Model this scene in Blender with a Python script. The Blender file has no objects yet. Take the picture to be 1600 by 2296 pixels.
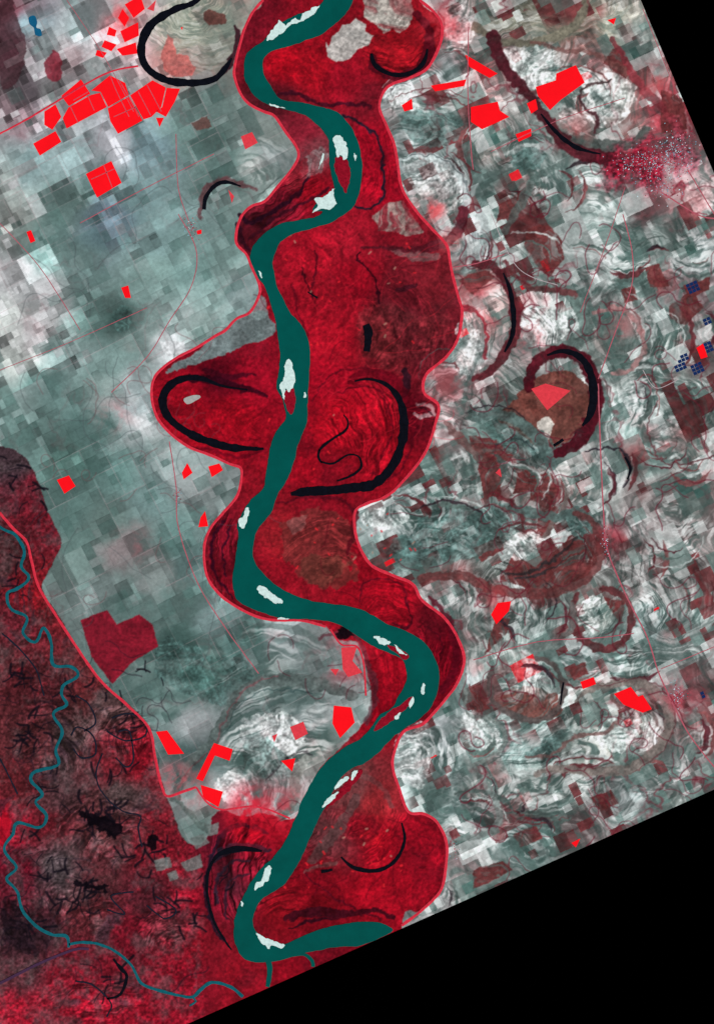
import bpy, math, numpy as np
rng=np.random.RandomState(7)
# ------------------------------------------------------------------ map frame
# 1 blender unit = 10 map cells, x east, y south (map origin in the NW corner)
STEP=1.7
XS=np.arange(-90,1690,STEP); YS=np.arange(-90,2390,STEP)
X,Y=np.meshgrid(XS,YS); H,W=X.shape
def wpos(x,y): return ((x-800)/10.0, (1148-y)/10.0)
def edgeR(y): return 1435+0.4231*y          # east edge of the imaged swath
def edgeB(x): return 2296-0.4458*(x-420)    # south edge
# ------------------------------------------------------------------ noise
def vnoise(x,y,seed):
    r=np.random.RandomState(seed).rand(256,256).astype(np.float32)
    xi=np.floor(x).astype(np.int64); yi=np.floor(y).astype(np.int64)
    fx=x-xi; fy=y-yi; fx=fx*fx*(3-2*fx); fy=fy*fy*(3-2*fy)
    a=r[yi&255,xi&255]; b=r[yi&255,(xi+1)&255]; c=r[(yi+1)&255,xi&255]; d=r[(yi+1)&255,(xi+1)&255]
    return (a*(1-fx)+b*fx)*(1-fy)+(c*(1-fx)+d*fx)*fy
def fbm(x,y,sc,octs,seed,g=0.5):
    s=np.zeros_like(x); a=1.0; t=0
    for o in range(octs):
        s+=a*vnoise(x/sc*2**o+17.3*o,y/sc*2**o+5.1*o,seed+o); t+=a; a*=g
    return s/t-0.5
W1=fbm(X,Y,60,4,1); W2=fbm(X,Y,60,4,11)
WX=X+W1*60; WY=Y+W2*60
Wf1=fbm(X,Y,14,3,21); Wf2=fbm(X,Y,14,3,31)
FINE=fbm(X,Y,5,2,41); MID=fbm(X,Y,22,4,51)
# ------------------------------------------------------------------ curves
def cr(pts,closed=False,sp=5.0):
    P=np.array(pts,float); n=len(P)
    if n<3: closed=False
    out=[]
    segs=n if closed else n-1
    for i in range(segs):
        if closed: p0,p1,p2,p3=P[(i-1)%n],P[i],P[(i+1)%n],P[(i+2)%n]
        else: p0,p1,p2,p3=P[max(i-1,0)],P[i],P[i+1],P[min(i+2,n-1)]
        m=max(2,int(np.hypot(*(p2-p1)[:2])/sp))
        t=np.linspace(0,1,m,endpoint=False)[:,None]
        out.append(0.5*((2*p1)+(-p0+p2)*t+(2*p0-5*p1+4*p2-p3)*t*t+(-p0+3*p1-3*p2+p3)*t**3))
    o=np.concatenate(out)
    if not closed: o=np.vstack([o,P[-1:]])
    return o
def sl(x0,y0,x1,y1):
    i0=max(0,int((x0-XS[0])/STEP)); i1=min(W,int((x1-XS[0])/STEP)+2)
    j0=max(0,int((y0-YS[0])/STEP)); j1=min(H,int((y1-YS[0])/STEP)+2)
    return slice(j0,j1),slice(i0,i1)
def pmask(pts,smooth=True,wob=6,sp=9):
    P=cr(pts,True,sp) if smooth else np.array(pts,float)
    s=sl(P[:,0].min()-wob-4,P[:,1].min()-wob-4,P[:,0].max()+wob+4,P[:,1].max()+wob+4)
    x=X[s]+Wf1[s]*wob*2; y=Y[s]+Wf2[s]*wob*2
    m=np.zeros(x.shape,bool)
    n=len(P)
    for i in range(n):
        x1,y1=P[i][:2]; x2,y2=P[(i+1)%n][:2]
        if y1==y2: continue
        c=((y1>y)!=(y2>y)); 
        m^= c & (x<(x2-x1)*(y-y1)/(y2-y1)+x1)
    m=m.astype(float)
    if min(m.shape)>2:
        k=m.copy(); k[1:-1,1:-1]=(m[1:-1,1:-1]*4+m[:-2,1:-1]+m[2:,1:-1]+m[1:-1,:-2]+m[1:-1,2:])/8; m=k
    return s,m
def col(c): return np.array(c,float)/255
def patch(pts,c,a=1.0,smooth=True,wob=6,var=0.25):
    s,m=pmask(pts,smooth,wob)
    k=(1+var*(MID[s]*1.6+FINE[s]+ST[s]*.35))[...,None]
    if var>.3: m=m*np.clip(1+ST[s]*.6,0.2,1)
    C[s]=C[s]*(1-m[...,None]*a)+m[...,None]*a*col(c)*k
def stroke(pts,w,c,a=1.0,soft=1.6,wob=0,fade=False,brk=0):
    P=np.array(pts,float)
    if P.shape[1]==2:
        ww=np.full((len(P),1),float(w)) if np.isscalar(w) else np.interp(np.linspace(0,1,len(P)),np.linspace(0,1,len(w)),w)[:,None]
        P=np.hstack([P,ww])
    P=cr(P,False,6)
    mg=P[:,2].max()/2+soft+wob+3
    s=sl(P[:,0].min()-mg,P[:,1].min()-mg,P[:,0].max()+mg,P[:,1].max()+mg)
    if s[0].stop<=s[0].start or s[1].stop<=s[1].start: return
    D=np.full((s[0].stop-s[0].start,s[1].stop-s[1].start),99.0)
    for i in range(len(P)-1):
        a0=P[i];b0=P[i+1]
        q=sl(min(a0[0],b0[0])-mg,min(a0[1],b0[1])-mg,max(a0[0],b0[0])+mg,max(a0[1],b0[1])+mg)
        if q[0].stop<=q[0].start or q[1].stop<=q[1].start: continue
        x=X[q]; y=Y[q]
        if wob: x=x+Wf1[q]*wob; y=y+Wf2[q]*wob
        d=b0[:2]-a0[:2]; L=max(d@d,1e-6)
        t=np.clip(((x-a0[0])*d[0]+(y-a0[1])*d[1])/L,0,1)
        dd=np.hypot(x-a0[0]-t*d[0],y-a0[1]-t*d[1])-(a0[2]+(b0[2]-a0[2])*t)/2
        sub=D[q[0].start-s[0].start:q[0].stop-s[0].start,q[1].start-s[1].start:q[1].stop-s[1].start]
        np.minimum(sub,dd,out=sub)
    m=np.clip(0.5-D/(2*soft),0,1)*a
    k=1.0
    if brk: m=m*np.clip(1.05+MID[s]*brk,0,1); k=(1+MID[s]*.8+FINE[s]*.3)[...,None]
    C[s]=C[s]*(1-m[...,None])+m[...,None]*col(c)*k
# ------------------------------------------------------------------ regional base colours
def field(points,x,y):
    A=np.array(points,float)
    gx=np.arange(-220,1840,12.0); gy=np.arange(-220,2540,12.0)
    GX,GY=np.meshgrid(gx,gy); n=np.zeros(GX.shape+(3,)); w=np.zeros(GX.shape)
    for p in A:
        k=1/((GX-p[0])**2+(GY-p[1])**2+14**2)**1.9
        w+=k; n+=k[...,None]*p[2:5]
    n/=w[...,None]
    u=np.clip((x+220)/12,0,len(gx)-1.01); v=np.clip((y+220)/12,0,len(gy)-1.01)
    i=u.astype(int); j=v.astype(int); fu=(u-i)[...,None]; fv=(v-j)[...,None]
    return ((n[j,i]*(1-fu)+n[j,i+1]*fu)*(1-fv)+(n[j+1,i]*(1-fu)+n[j+1,i+1]*fu)*fv)/255
def parse(s): return [tuple(float(v) for v in p.split(',')) for p in s.split(';') if p.strip()]
FARM=parse("""20,20,110,60,70;30,120,80,50,60;100,100,150,160,160;60,60,120,140,145;180,60,150,165,165;230,130,190,190,190;150,130,150,130,132;60,200,110,100,105;20,260,130,110,115;120,200,150,150,150;300,50,170,150,150;260,90,215,160,165;430,60,160,165,150;400,130,180,130,125;490,60,140,140,130;450,230,100,120,115;480,300,95,115,110;400,300,105,130,125;330,330,120,145,150;250,330,200,200,205;170,360,130,150,150;60,380,110,130,130;30,420,160,170,165;500,370,100,125,120;580,380,180,185,180;620,350,140,150,148;630,300,120,130,125;300,450,105,130,130;240,490,105,125,135;360,520,115,140,138;150,450,105,130,125;40,500,150,155,150;100,560,120,150,145;30,620,190,190,190;120,650,165,165,165;20,720,190,195,190;80,750,170,165,165;180,620,120,140,138;220,700,95,120,115;330,620,120,145,140;420,600,120,150,145;500,600,125,150,145;540,660,130,150,148;480,690,140,165,160;350,720,130,155,150;270,720,70,95,90;300,780,120,145,140;390,775,225,230,230;450,740,150,170,165;150,800,125,145,142;40,800,160,165,160;100,860,95,125,120;240,860,115,140,135;300,900,150,165,165;310,950,190,195,195;200,960,95,125,120;60,940,100,125,120;150,1020,85,115,108;90,1000,95,120,115;250,1060,95,125,120;350,1020,125,145,142;420,1080,130,140,138;480,1100,120,130,128;160,1140,85,110,105;250,1180,90,110,105;340,1120,110,135,132;280,1230,130,120,120;400,1200,100,130,125;180,1250,105,125,120;430,1270,100,125,122;350,1300,125,135,132;220,1330,120,135,132;300,1350,95,120,115;420,1350,90,115,110;480,1380,110,130,128;400,1450,60,85,80;320,1520,85,110,105;450,1520,65,95,88;550,1450,85,115,110;640,1440,150,160,160;720,1440,130,140,138;620,1520,100,120,115;380,1580,90,115,110;430,1620,160,165,165;560,1600,130,135,135;650,1560,95,115,112;700,1600,150,160,158;600,1650,190,195,195;560,1720,90,110,105;640,1780,170,180,178;520,1780,170,190,188;430,1700,70,90,88;420,1800,130,140,138;460,1840,95,115,110;700,1700,130,130,125;
1020,50,215,180,180;1080,60,130,130,120;1150,50,115,115,100;1230,40,130,125,110;1300,60,120,80,75;1370,60,140,140,125;1420,100,150,155,150;1000,160,170,175,175;1060,190,170,120,120;900,210,205,210,210;950,260,95,115,110;1000,300,90,110,105;920,320,150,160,158;1130,130,130,90,90;1200,140,215,220,215;1280,240,200,205,200;1340,130,170,120,120;1380,200,190,190,180;1450,180,150,90,90;1500,250,160,60,70;1400,290,140,110,105;1330,300,90,100,95;1440,330,160,50,65;1500,400,190,150,155;1560,450,210,205,200;1450,450,140,90,95;1100,330,150,140,135;1180,350,90,110,105;1080,400,110,130,125;960,380,215,220,220;1010,400,200,205,205;980,460,180,140,140;1250,400,120,140,135;1330,400,150,160,155;1180,430,110,90,88;1120,480,90,110,105;1300,480,120,135,130;1380,470,130,145,140;1060,520,190,200,200;1050,560,160,165,165;1150,570,140,150,145;1180,600,160,165,160;1300,580,130,145,140;1380,560,120,135,130;1480,520,110,125,120;1570,560,150,160,158;1560,650,110,90,92;1400,640,110,130,125;1320,640,110,110,108;1060,640,150,80,80;1060,700,200,150,150;1050,800,210,212,210;1100,700,190,170,165;1220,720,215,215,210;1170,760,160,140,140;1280,720,110,125,120;1390,740,150,140,135;1450,720,115,125,122;1500,780,120,130,125;1580,780,120,100,100;1090,850,110,90,90;1150,860,100,110,105;1000,850,130,120,120;1390,850,140,150,145;1400,950,110,130,125;1480,860,120,135,130;1560,900,110,125,120;1550,980,150,150,145;1000,960,140,120,120;1100,950,90,105,100;1150,1000,75,95,90;1200,1010,80,100,98;1300,1040,190,190,185;1380,1040,150,150,148;1450,1030,120,135,130;960,1070,90,110,105;1000,1120,110,125,120;1080,1060,150,155,150;1200,1080,110,85,82;1280,1100,120,100,98;1340,1110,150,155,150;1440,1100,130,120,118;1540,1080,130,110,108;850,1160,190,200,198;900,1140,150,160,158;860,1230,120,140,135;950,1180,100,120,115;1000,1240,90,115,110;1080,1170,75,95,90;1160,1220,180,180,175;1300,1170,75,95,92;1120,1290,80,90,85;1020,1300,140,90,90;1000,1350,150,150,148;1080,1330,110,90,88;1150,1330,110,130,125;1200,1400,120,135,130;1340,1370,150,155,148;1450,1300,140,130,128;1560,1250,120,110,108;1500,1200,150,140,138;1400,1200,110,100,100;1450,1400,150,165,162;1560,1400,140,150,146;1100,1500,150,155,150;1180,1500,190,195,188;1230,1490,80,90,88;1300,1480,140,150,148;1380,1480,110,130,125;1450,1480,110,130,125;1040,1560,170,178,178;1080,1640,160,168,165;980,1660,190,195,195;1150,1680,120,145,140;1240,1650,95,115,110;1320,1590,160,165,158;1400,1630,190,190,180;1350,1680,170,170,160;1480,1640,150,120,118;1570,1600,150,100,102;1500,1720,160,165,162;1570,1700,150,140,138;930,1720,190,198,196;1000,1740,140,155,152;1080,1760,130,130,125;1200,1760,120,130,125;1300,1760,130,135,130;1400,1780,130,140,138;960,1790,100,120,115;1060,1830,110,130,128;1150,1850,100,115,112;1030,1920,130,110,110;1200,1870,90,115,110;1300,1860,95,80,80;980,2020,200,200,198;1030,1990,150,140,138;1500,1800,120,130,125""")
FLOOD=parse("""560,60,120,20,35;640,150,170,15,30;700,160,165,18,32;760,180,150,18,35;820,240,140,25,40;880,120,150,20,30;600,230,90,25,35;680,300,130,30,45;700,340,130,60,68;830,300,165,15,35;840,400,165,15,35;640,450,110,20,35;700,430,150,15,30;570,500,80,20,30;680,560,170,20,38;700,640,160,20,36;800,540,150,22,38;800,640,150,15,32;900,650,112,24,35;960,640,125,30,40;900,720,95,30,38;980,720,112,28,38;850,760,105,30,35;760,760,165,18,35;700,750,160,18,35;960,790,100,25,35;740,860,165,15,35;560,780,150,20,38;430,930,165,15,32;520,930,170,15,32;560,840,150,15,35;500,850,100,10,25;830,970,150,15,30;760,930,175,15,32;860,960,160,15,30;700,1060,160,15,32;940,930,100,15,28;500,1210,110,18,32;490,1280,110,15,28;700,1150,130,18,32;640,1200,150,30,38;620,1270,150,20,35;860,1330,165,15,32;880,1360,150,15,30;960,1400,110,15,28;1000,1450,120,12,28;1000,1520,130,12,28;860,1520,165,15,32;850,1580,150,12,28;800,1770,120,60,62;740,1870,110,50,55;840,1800,150,40,45;820,1850,150,20,35;860,1900,165,15,32;940,1880,150,15,32;960,1950,150,15,32;820,2000,165,15,32;700,1990,150,15,30;640,2040,120,15,25;720,2030,110,12,22;900,2000,160,15,32;560,1860,150,15,32;500,1880,90,20,35;620,1850,160,15,32;520,1980,70,25,35;490,2000,100,15,30;560,1940,110,20,35;
30,1040,60,45,50;80,1100,90,25,35;100,1180,100,25,35;20,1250,70,25,30;80,1330,120,22,30;130,1340,105,30,35;40,1400,90,30,38;30,1500,80,30,35;100,1550,75,30,35;200,1540,90,35,38;250,1580,70,50,50;150,1650,60,45,45;70,1650,75,35,38;250,1700,100,30,38;30,1750,85,30,35;150,1780,70,45,48;280,1780,70,55,55;320,1700,120,20,32;340,1850,110,25,35;220,1850,80,40,42;100,1850,85,25,32;50,1950,100,20,35;120,1950,70,60,62;220,1950,85,40,45;380,1930,130,25,38;330,2000,80,30,38;430,2000,130,20,35;200,2050,85,35,40;60,2100,40,25,30;280,2100,100,20,32;380,2080,90,35,42;450,2120,120,20,32;60,2180,80,45,50;150,2200,120,25,38;50,2260,150,25,42;200,2260,130,20,35;350,2260,130,20,35;420,2180,130,20,35;560,2200,150,20,35;650,2180,140,15,30;720,2150,120,15,30;10,1850,160,20,40""")
WEST=[(590,-130),(590,0),(565,30),(548,65),(538,100),(530,130),(525,165),(535,200),(555,230),(590,250),(615,260),(640,295),(665,330),(668,355),(650,385),(625,415),(595,450),(565,462),(545,480),(532,510),(530,545),(552,570),(565,600),(582,640),(580,665),(560,700),(530,715),(505,740),(480,755),(440,780),(400,800),(365,825),(345,850),(340,885),(350,930),(375,965),(420,1000),(470,1020),(515,1040),(540,1050),(540,1080),(530,1115),(500,1150),(475,1180),(460,1215),(458,1260),(468,1300),(495,1335),(530,1360),(570,1380),(610,1390),(680,1392),(730,1405),(760,1435),(800,1440),(815,1470),(825,1510),(833,1560),(830,1600),(800,1640),(760,1680),(720,1720),(695,1770),(660,1835)]
SW=[(600,1825),(540,1830),(500,1815),(475,1835),(470,1870),(448,1895),(420,1890),(400,1860),(392,1830),(370,1775),(350,1700),(340,1645),(300,1590),(230,1530),(180,1460),(125,1370),(95,1320),(120,1260),(138,1215),(105,1140),(90,1090),(60,1030),(0,1000),(-130,1000)]
EAST=[(930,-130),(940,0),(975,30),(990,60),(985,100),(960,150),(925,172),(880,188),(860,205),(850,240),(865,280),(882,320),(890,360),(900,420),(930,470),(965,510),(1000,550),(1010,600),(1025,660),(1035,700),(1025,760),(1000,800),(955,840),(950,880),(982,908),(975,950),(955,1010),(920,1060),(870,1110),(820,1130),(795,1150),(800,1210),(830,1265),(880,1290),(925,1310),(945,1345),(995,1385),(1025,1430),(1040,1480),(1025,1530),(1000,1565),(970,1600),(945,1625),(905,1640),(885,1680),(880,1720),(895,1770),(915,1820),(950,1825),(980,1845),(1000,1890),(998,1950),(985,2000),(940,2045),(900,2075),(900,2430)]
s,m=pmask(WEST+SW+[(-130,2430)]+EAST[::-1],True,3,12)
FL=np.zeros((H,W)); FL[s]=m
base=field(FARM,WX,WY); red=field(FLOOD,X+W1*40,Y+W2*40)
# ------------------------------------------------------------------ flow-aligned streaks (ridge and swale)
F1=fbm(X+W2*50,Y-W1*50,190,2,111); F2=fbm(X-W2*60,Y+W1*60,190,2,171)
def streak(k1,k2,seed):
    a=vnoise(F1*k1+400,F2*k2+400,seed)-.5; b=vnoise(F1*k1*2.2+400,F2*k2*1.6+400,seed+1)-.5
    return np.clip((a+b*.6)*3,-1,1)
ST=streak(75,16,115)*.6+streak(26,9,119)*.5
# ------------------------------------------------------------------ field parcels (rotated section grid)
def parcels(ang,smin,seed,N=3000):
    r=np.random.RandomState(seed)
    A=np.zeros((N,N),np.float32);B=np.zeros((N,N),np.float32);Ln=np.zeros((N,N),np.float32)
    st=[(0,0,N,N,0)]
    while st:
        x0,y0,x1,y1,d=st.pop(); w=x1-x0;h=y1-y0
        if max(w,h)>smin*3.2 or (max(w,h)>smin*1.1 and min(w,h)>smin*.6 and r.rand()<.72):
            if w>h*(.8+.5*r.rand()): c=int(x0+w*r.choice([.5,.5,.4,.6,.33])); st+=[(x0,y0,c,y1,d+1),(c,y0,x1,y1,d+1)]; 
            else: c=int(y0+h*r.choice([.5,.5,.4,.6,.33])); st+=[(x0,y0,x1,c,d+1),(x0,c,x1,y1,d+1)]
        else:
            A[y0:y1,x0:x1]=r.randn(); B[y0:y1,x0:x1]=r.rand()
            Ln[y0:y0+2,x0:x1]=1; Ln[y0:y1,x0:x0+2]=1
    a=math.radians(ang); ux=X*math.cos(a)+Y*math.sin(a); uy=-X*math.sin(a)+Y*math.cos(a)
    i=np.clip((ux+1200).astype(int),0,N-1); j=np.clip((uy+400).astype(int),0,N-1)
    return A[j,i],B[j,i],Ln[j,i]
A1,B1,L1=parcels(-27,26,3); A2,B2,L2=parcels(-27,66,5); A3,B3,L3=parcels(-27,14,9); A4,B4,L4=parcels(-25,36,15)
east=np.clip((X-(800+100*W1))/40,0,1)
tl=np.clip(1-np.hypot(X/540,(Y-100)/560),0,1); ll=np.clip((240-X)/200,0,1)*np.clip((900-Y)/100,0,1)
cen=np.clip(fbm(X,Y,130,2,66)*4+.5,0,1)
wamp=0.045+.085*cen+0.26*np.maximum(tl,ll*.75)
wamp=wamp*(1-east)+east*(0.05+0.13*np.clip(fbm(X,Y,120,2,77)*3+.4,0,1))
C=base.copy()
C*=(1+np.clip(A1,-1.7,1.7)*wamp+np.clip(A2,-1.5,1.5)*0.075+A3*np.clip(wamp-.1,0,1)*.4)[...,None]
bare=np.clip((B1>.89)*(wamp-.05)*2.4+(B3>.93)*(wamp-.1)*1.5,0,.8)
C+=bare[...,None]*(.86-C)
dk=((B1<.10)|(B4<.06))*(1-east)*.32; C=C*(1-dk[...,None])+dk[...,None]*col((62,92,86))
# soil mottling
G=fbm(X*1.0+W1*90,Y+W2*90,70,5,101,.6)
G2=fbm(X*.5+Y*.3,Y*1.3-X*.4,40,4,105,.6)
C*=(1+G*.26+G2*.16*(1-east)+MID*.08)[...,None]
C*=(1-.06*L1*(1-east))[...,None]
for Ls,a_,cc in ((L2*np.clip(fbm(X,Y,90,2,881)*5+.6,0,1),.32,(178,158,160)),(L1*(tl>.1),.14,(200,190,190))):
    mm=(Ls*a_*(1-east))[...,None]; C=C*(1-mm)+mm*col(cc)
# east: bright ridges / dark swales
def tone(s,v,wa,da):
    p=np.clip(v,0,1)[...,None]*wa; n=np.clip(-v,0,1)[...,None]*da
    c=C[s]; c=c*(1-p)+p*col((230,234,230)); C[s]=c*(1-n)+n*col((62,84,79))
allm=(slice(0,H),slice(0,W))
e=east*(1-FL)
tone(allm,(ST*.8+G*1.6)*e,.55,.62)
# ------------------------------------------------------------------ point-bar scroll patterns
def scroll(cx,cy,rx,ry,rot,sp,st,ox=0,oy=0,tint=None,ta=0.4,mode=0,hard=6,push=1):
    if push:
        L=math.hypot(ox,oy)
        if L<.05: ox,oy=.7,.5; L=.86
        k=max(1,1.05/L); ox*=k; oy*=k
    R=max(rx,ry)*1.15; s=sl(cx-R,cy-R,cx+R,cy+R)
    if s[0].stop<=s[0].start or s[1].stop<=s[1].start: return
    x=X[s]-cx+Wf1[s]*5+W1[s]*40; y=Y[s]-cy+Wf2[s]*5+W2[s]*40; a=math.radians(rot)
    u=(x*math.cos(a)+y*math.sin(a))/rx; v=(-x*math.sin(a)+y*math.cos(a))/ry
    r=np.hypot(u,v); m=np.clip((1-r)*hard,0,1)*np.clip(.75+G[s]*3,.15,1)
    q=np.hypot(u-ox,v-oy)*min(rx,ry); th=np.arctan2(v-oy,u-ox); sd=int(abs(cx*3+cy*7))%900
    ang=np.cos(th+sd)*3.6+50
    w=(vnoise(q/sp*1.6+9,ang,sd)-.5)*1.5+(vnoise(q/sp*3.6+9,ang*1.9,sd+1)-.5)*1.3+(vnoise(q/sp*.5+9,ang,sd+2)-.5)*1.3
    w=np.clip(w*1.9,-1,1)*m
    if tint is not None:
        t=(m*ta*np.clip(.8+MID[s]*2,0,1))[...,None]; C[s]=C[s]*(1-t)+t*col(tint)
    if mode==0: tone(s,w,st*.75,st*.85)
    else: C[s]*=(1+st*w)[...,None]
for a in [(430,75,108,98,0,7,.45,.2,-.8,(165,168,150),.8),(1240,20,110,75,0,9,.4,0,-.5,(128,122,105),.7),(1380,40,60,70,0,9,.4,0,-.5,(135,130,112),.5)]: scroll(*a,push=0)
LOOPS=[(1200,150,75,60,0,0,-1),(1290,215,100,75,20,0,1),(1330,235,50,45,0,.5,0),(965,280,105,62,0,-.2,2.2),(985,410,78,85,20,-.3,.2),(1100,330,60,60,0,1,0),(1180,350,75,50,0,0,1.4),(1130,480,75,60,-40,-1,0),(1050,560,50,60,0,-1,0),(1180,590,85,60,30,0,1),(1060,740,55,85,0,-.9,0),(1225,720,90,65,10,-.9,0),(1300,600,95,60,20,0,1),(1390,740,72,90,-10,-.5,0),(1480,760,60,80,0,-1,0),(1400,900,70,85,0,-1.2,0),(1480,980,60,60,0,0,-1),(1545,1000,60,80,0,0,-.9),(1000,850,60,60,0,0,1),(1020,930,60,40,0,-1,1),(1100,970,75,50,15,-.6,1.2),(1185,1015,60,50,20,-1,.6),(1060,1060,75,60,30,-1,.4),(1130,1090,100,60,20,-.8,.8),(1220,1100,50,70,0,-1.1,0),(1310,1090,60,60,0,-1,0),(1370,1050,50,60,0,-.7,0),(870,1165,80,45,10,-1.3,.9),(940,1150,60,60,-20,-1.3,.3),(1000,1190,100,62,0,-.4,1.4),(1090,1180,75,60,0,-.6,.8),(1170,1230,75,50,-20,-.4,.7),(1255,1230,100,90,-25,-.6,-.2),(1310,1170,55,50,0,-.6,.4),(1000,1340,60,60,0,-.8,.5),(1080,1340,75,60,0,-.9,0),(1180,1350,60,60,0,-1,0),(1230,1380,60,75,-20,-.8,-.2),(1340,1380,66,70,0,-.5,-.1),(1420,1250,65,75,0,-1.2,0),(1500,1190,75,75,0,0,-1),(1480,1350,65,65,0,-1,.4),(1560,1330,60,75,0,-1,0),(1090,1450,55,55,0,-.8,.5),(1185,1540,82,68,0,-.2,.4),(1300,1480,65,50,0,0,-1),(1410,1470,75,45,0,0,-1),(1395,1630,140,78,-25,-.9,.1),(1290,1610,60,55,0,-.8,0),(1070,1640,65,75,-20,0,-.5),(1170,1670,90,60,0,-.4,-1),(980,1690,60,75,0,-1,0),(1040,1770,65,60,0,-1,0),(1125,1790,75,55,0,-.8,-.8),(1060,1855,90,70,0,-.3,.8),(1210,1790,85,50,0,0,-1),(1310,1750,90,45,-20,0,1),(1190,1870,75,55,0,-.5,1),(1450,1740,80,50,-20,0,1),(1540,1650,60,65,0,-1,0),(980,2010,40,45,0,-1,0),(1450,880,55,60,0,0,1),(1560,900,55,60,0,-1,0),(1560,740,55,60,0,-1,0),(1480,600,70,60,0,0,1),(1400,560,70,60,0,0,-1),(1560,550,60,60,0,0,-1),(1330,420,80,55,0,0,1),(1240,420,60,60,0,-1,0),(910,220,55,50,0,1,1),(1000,160,60,50,0,-1,1)]
rs=np.random.RandomState(3)
for (cx,cy,rx,ry,ro,ox,oy) in LOOPS: scroll(cx,cy,rx,ry,ro,rs.uniform(8,13),rs.uniform(.6,.95),ox,oy,None,0,0,5)
for a in [(620,1640,145,112,-20,12,.85,0,1.2),(560,1740,80,80,-20,12,.8,-1,.5),(640,1770,60,70,0,11,.7,-1,0),(620,1530,190,70,-15,13,.5,.2,1.2),(640,1440,110,40,10,12,.5,0,1.5),(380,1500,140,110,0,40,.3,.5,1.5),(600,360,60,60,-50,12,.4,-1,0),(440,640,200,150,-30,60,.22,.5,1.5),(330,930,160,90,20,50,.3,.5,-1.5),(500,1200,60,110,0,50,.2,1,0)]: scroll(*a)
# east parcels: brown cover, bright stubble, tinted
bm=np.clip(fbm(X,Y,130,2,91)*5+.55,0,1)
br=np.clip(((B4<.13)*.85+(B1<.08)*.8+(B2<.06)*.8)*bm,0,.9)*e*np.clip(1+ST*.35,.4,1)
br=br[...,None]; C=C*(1-br)+br*col((98,42,44))*(1+MID[...,None])
bw=(((B4>.92)*.6+(B1>.95)*.6)*e)[...,None]; C=C*(1-bw)+bw*col((214,219,215))
gw=((((B4>.45)&(B4<.54))*.6+((B1>.3)&(B1<.37))*.6)*e)[...,None]; C=C*(1-gw)+gw*col((84,108,102))
C*=(1+np.clip(A4,-1.5,1.5)*.12*e+np.clip(A3,-1.5,1.5)*.06*e)[...,None]
# red riparian veins along swales
R1=fbm(X+W1*50,Y+W2*50,90,4,141,.55); vein=np.clip(1-np.abs(R1)*34,0,1)*(.12+.5*east)*np.clip(fbm(X,Y,100,2,151)*5+.2,0,1)
C=C*(1-vein[...,None])+vein[...,None]*col((110,36,46))
R2=np.clip(fbm(X,Y,75,4,161)*5-1.0,0,1)*(.5*east+.22*np.clip((X-120)/200,0,1)*(1-east))
C=C*(1-R2[...,None])+R2[...,None]*np.stack([C[...,0]*1.15,C[...,1]*.6,C[...,2]*.64],-1)
# isolated vigorous parcels
vg=((B1>.5)&(B1<.506)&(B4>.2))*(e+.4*tl); vg=np.clip(vg,0,1)[...,None]*.9; C=C*(1-vg)+vg*col((240,30,40))
# ------------------------------------------------------------------ flood plain
rt=red*.97*(1+FINE*.30+MID*.42+G*.28+ST*.06)[...,None]
k=np.clip(-G*3.4-.3+ST*.15,0,1)*.5; rt=rt*(1-k[...,None])+k[...,None]*rt*np.array([.62,1.2,1.0])
g=np.clip(fbm(X,Y,26,4,241,.6)*4-.9,0,1)*.4; rt=rt*(1-g[...,None])+g[...,None]*col((195,20,38))
SWm=np.clip((470-X)/30,0,1)*np.clip((Y-1000)/40,0,1)
t=np.clip(fbm(X,Y,45,5,211,.65)*4+ST*.3+.15,0,1)*SWm*.55; rt=rt*(1-t[...,None])+t[...,None]*col((82,72,72))
t=np.clip(ST*1.2-.85+fbm(X,Y,60,2,222)*4,0,1)*SWm*.5; rt=rt*(1-t[...,None])+t[...,None]*col((34,24,32))
t=np.clip(fbm(X+W1*60,Y,30,4,221,.65)*6-2.2,0,1)*SWm*.8; rt=rt*(1-t[...,None])+t[...,None]*col((14,14,20))
rt*=(1+SWm*(FINE*.6+.12))[...,None]
f=FL[...,None]; C=C*(1-f)+rt*f
# ------------------------------------------------------------------ land-cover patches
BR=(98,46,46)
patch([(745,80),(738,105),(730,95),(732,125),(752,140),(785,132),(800,112),(825,100),(838,80),(818,70),(822,55),(795,42),(785,55),(765,58),(760,70)],(192,196,188),.92,False,3)
patch([(815,0),(850,-10),(920,-10),(928,25),(915,60),(895,75),(880,62),(862,75),(835,50),(815,38)],(160,162,152),.92,False,4,.4)
patch([(870,455),(905,450),(930,490),(948,520),(915,530),(880,520),(850,515),(832,485)],(142,130,122),.9,False,5,.4)
patch([(870,560),(900,560),(985,570),(975,585),(920,582)],(125,105,102),.6)
patch([(480,755),(520,720),(580,695),(615,722),(613,750),(560,770),(490,798),(420,822),(372,838),(385,822),(430,795)],(108,130,128),.92)
patch([(550,690),(585,660),(600,690),(590,720)],(135,152,150),.8)
patch([(690,350),(725,330),(728,370),(690,400),(665,395)],(125,125,122),.6,True,12,.6)
patch([(655,380),(690,355),(680,410),(640,430)],(120,30,40),.8)
patch([(660,1165),(700,1140),(760,1150),(792,1190),(790,1250),(750,1300),(700,1310),(640,1250),(630,1190)],(115,46,44),.75,True,14)
patch([(642,1170),(690,1155),(682,1185),(655,1200)],(140,80,78),.8,False)
patch([(675,1250),(770,1255),(800,1290),(750,1320),(700,1310)],(96,54,44),.6,True,14)
patch([(800,705),(860,680),(940,700),(975,760),(930,810),(900,840),(820,790)],(100,34,38),.5,True,20,.7)
patch([(930,720),(1005,700),(1000,770),(950,790)],(100,30,36),.5,True,14,.7)
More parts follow.
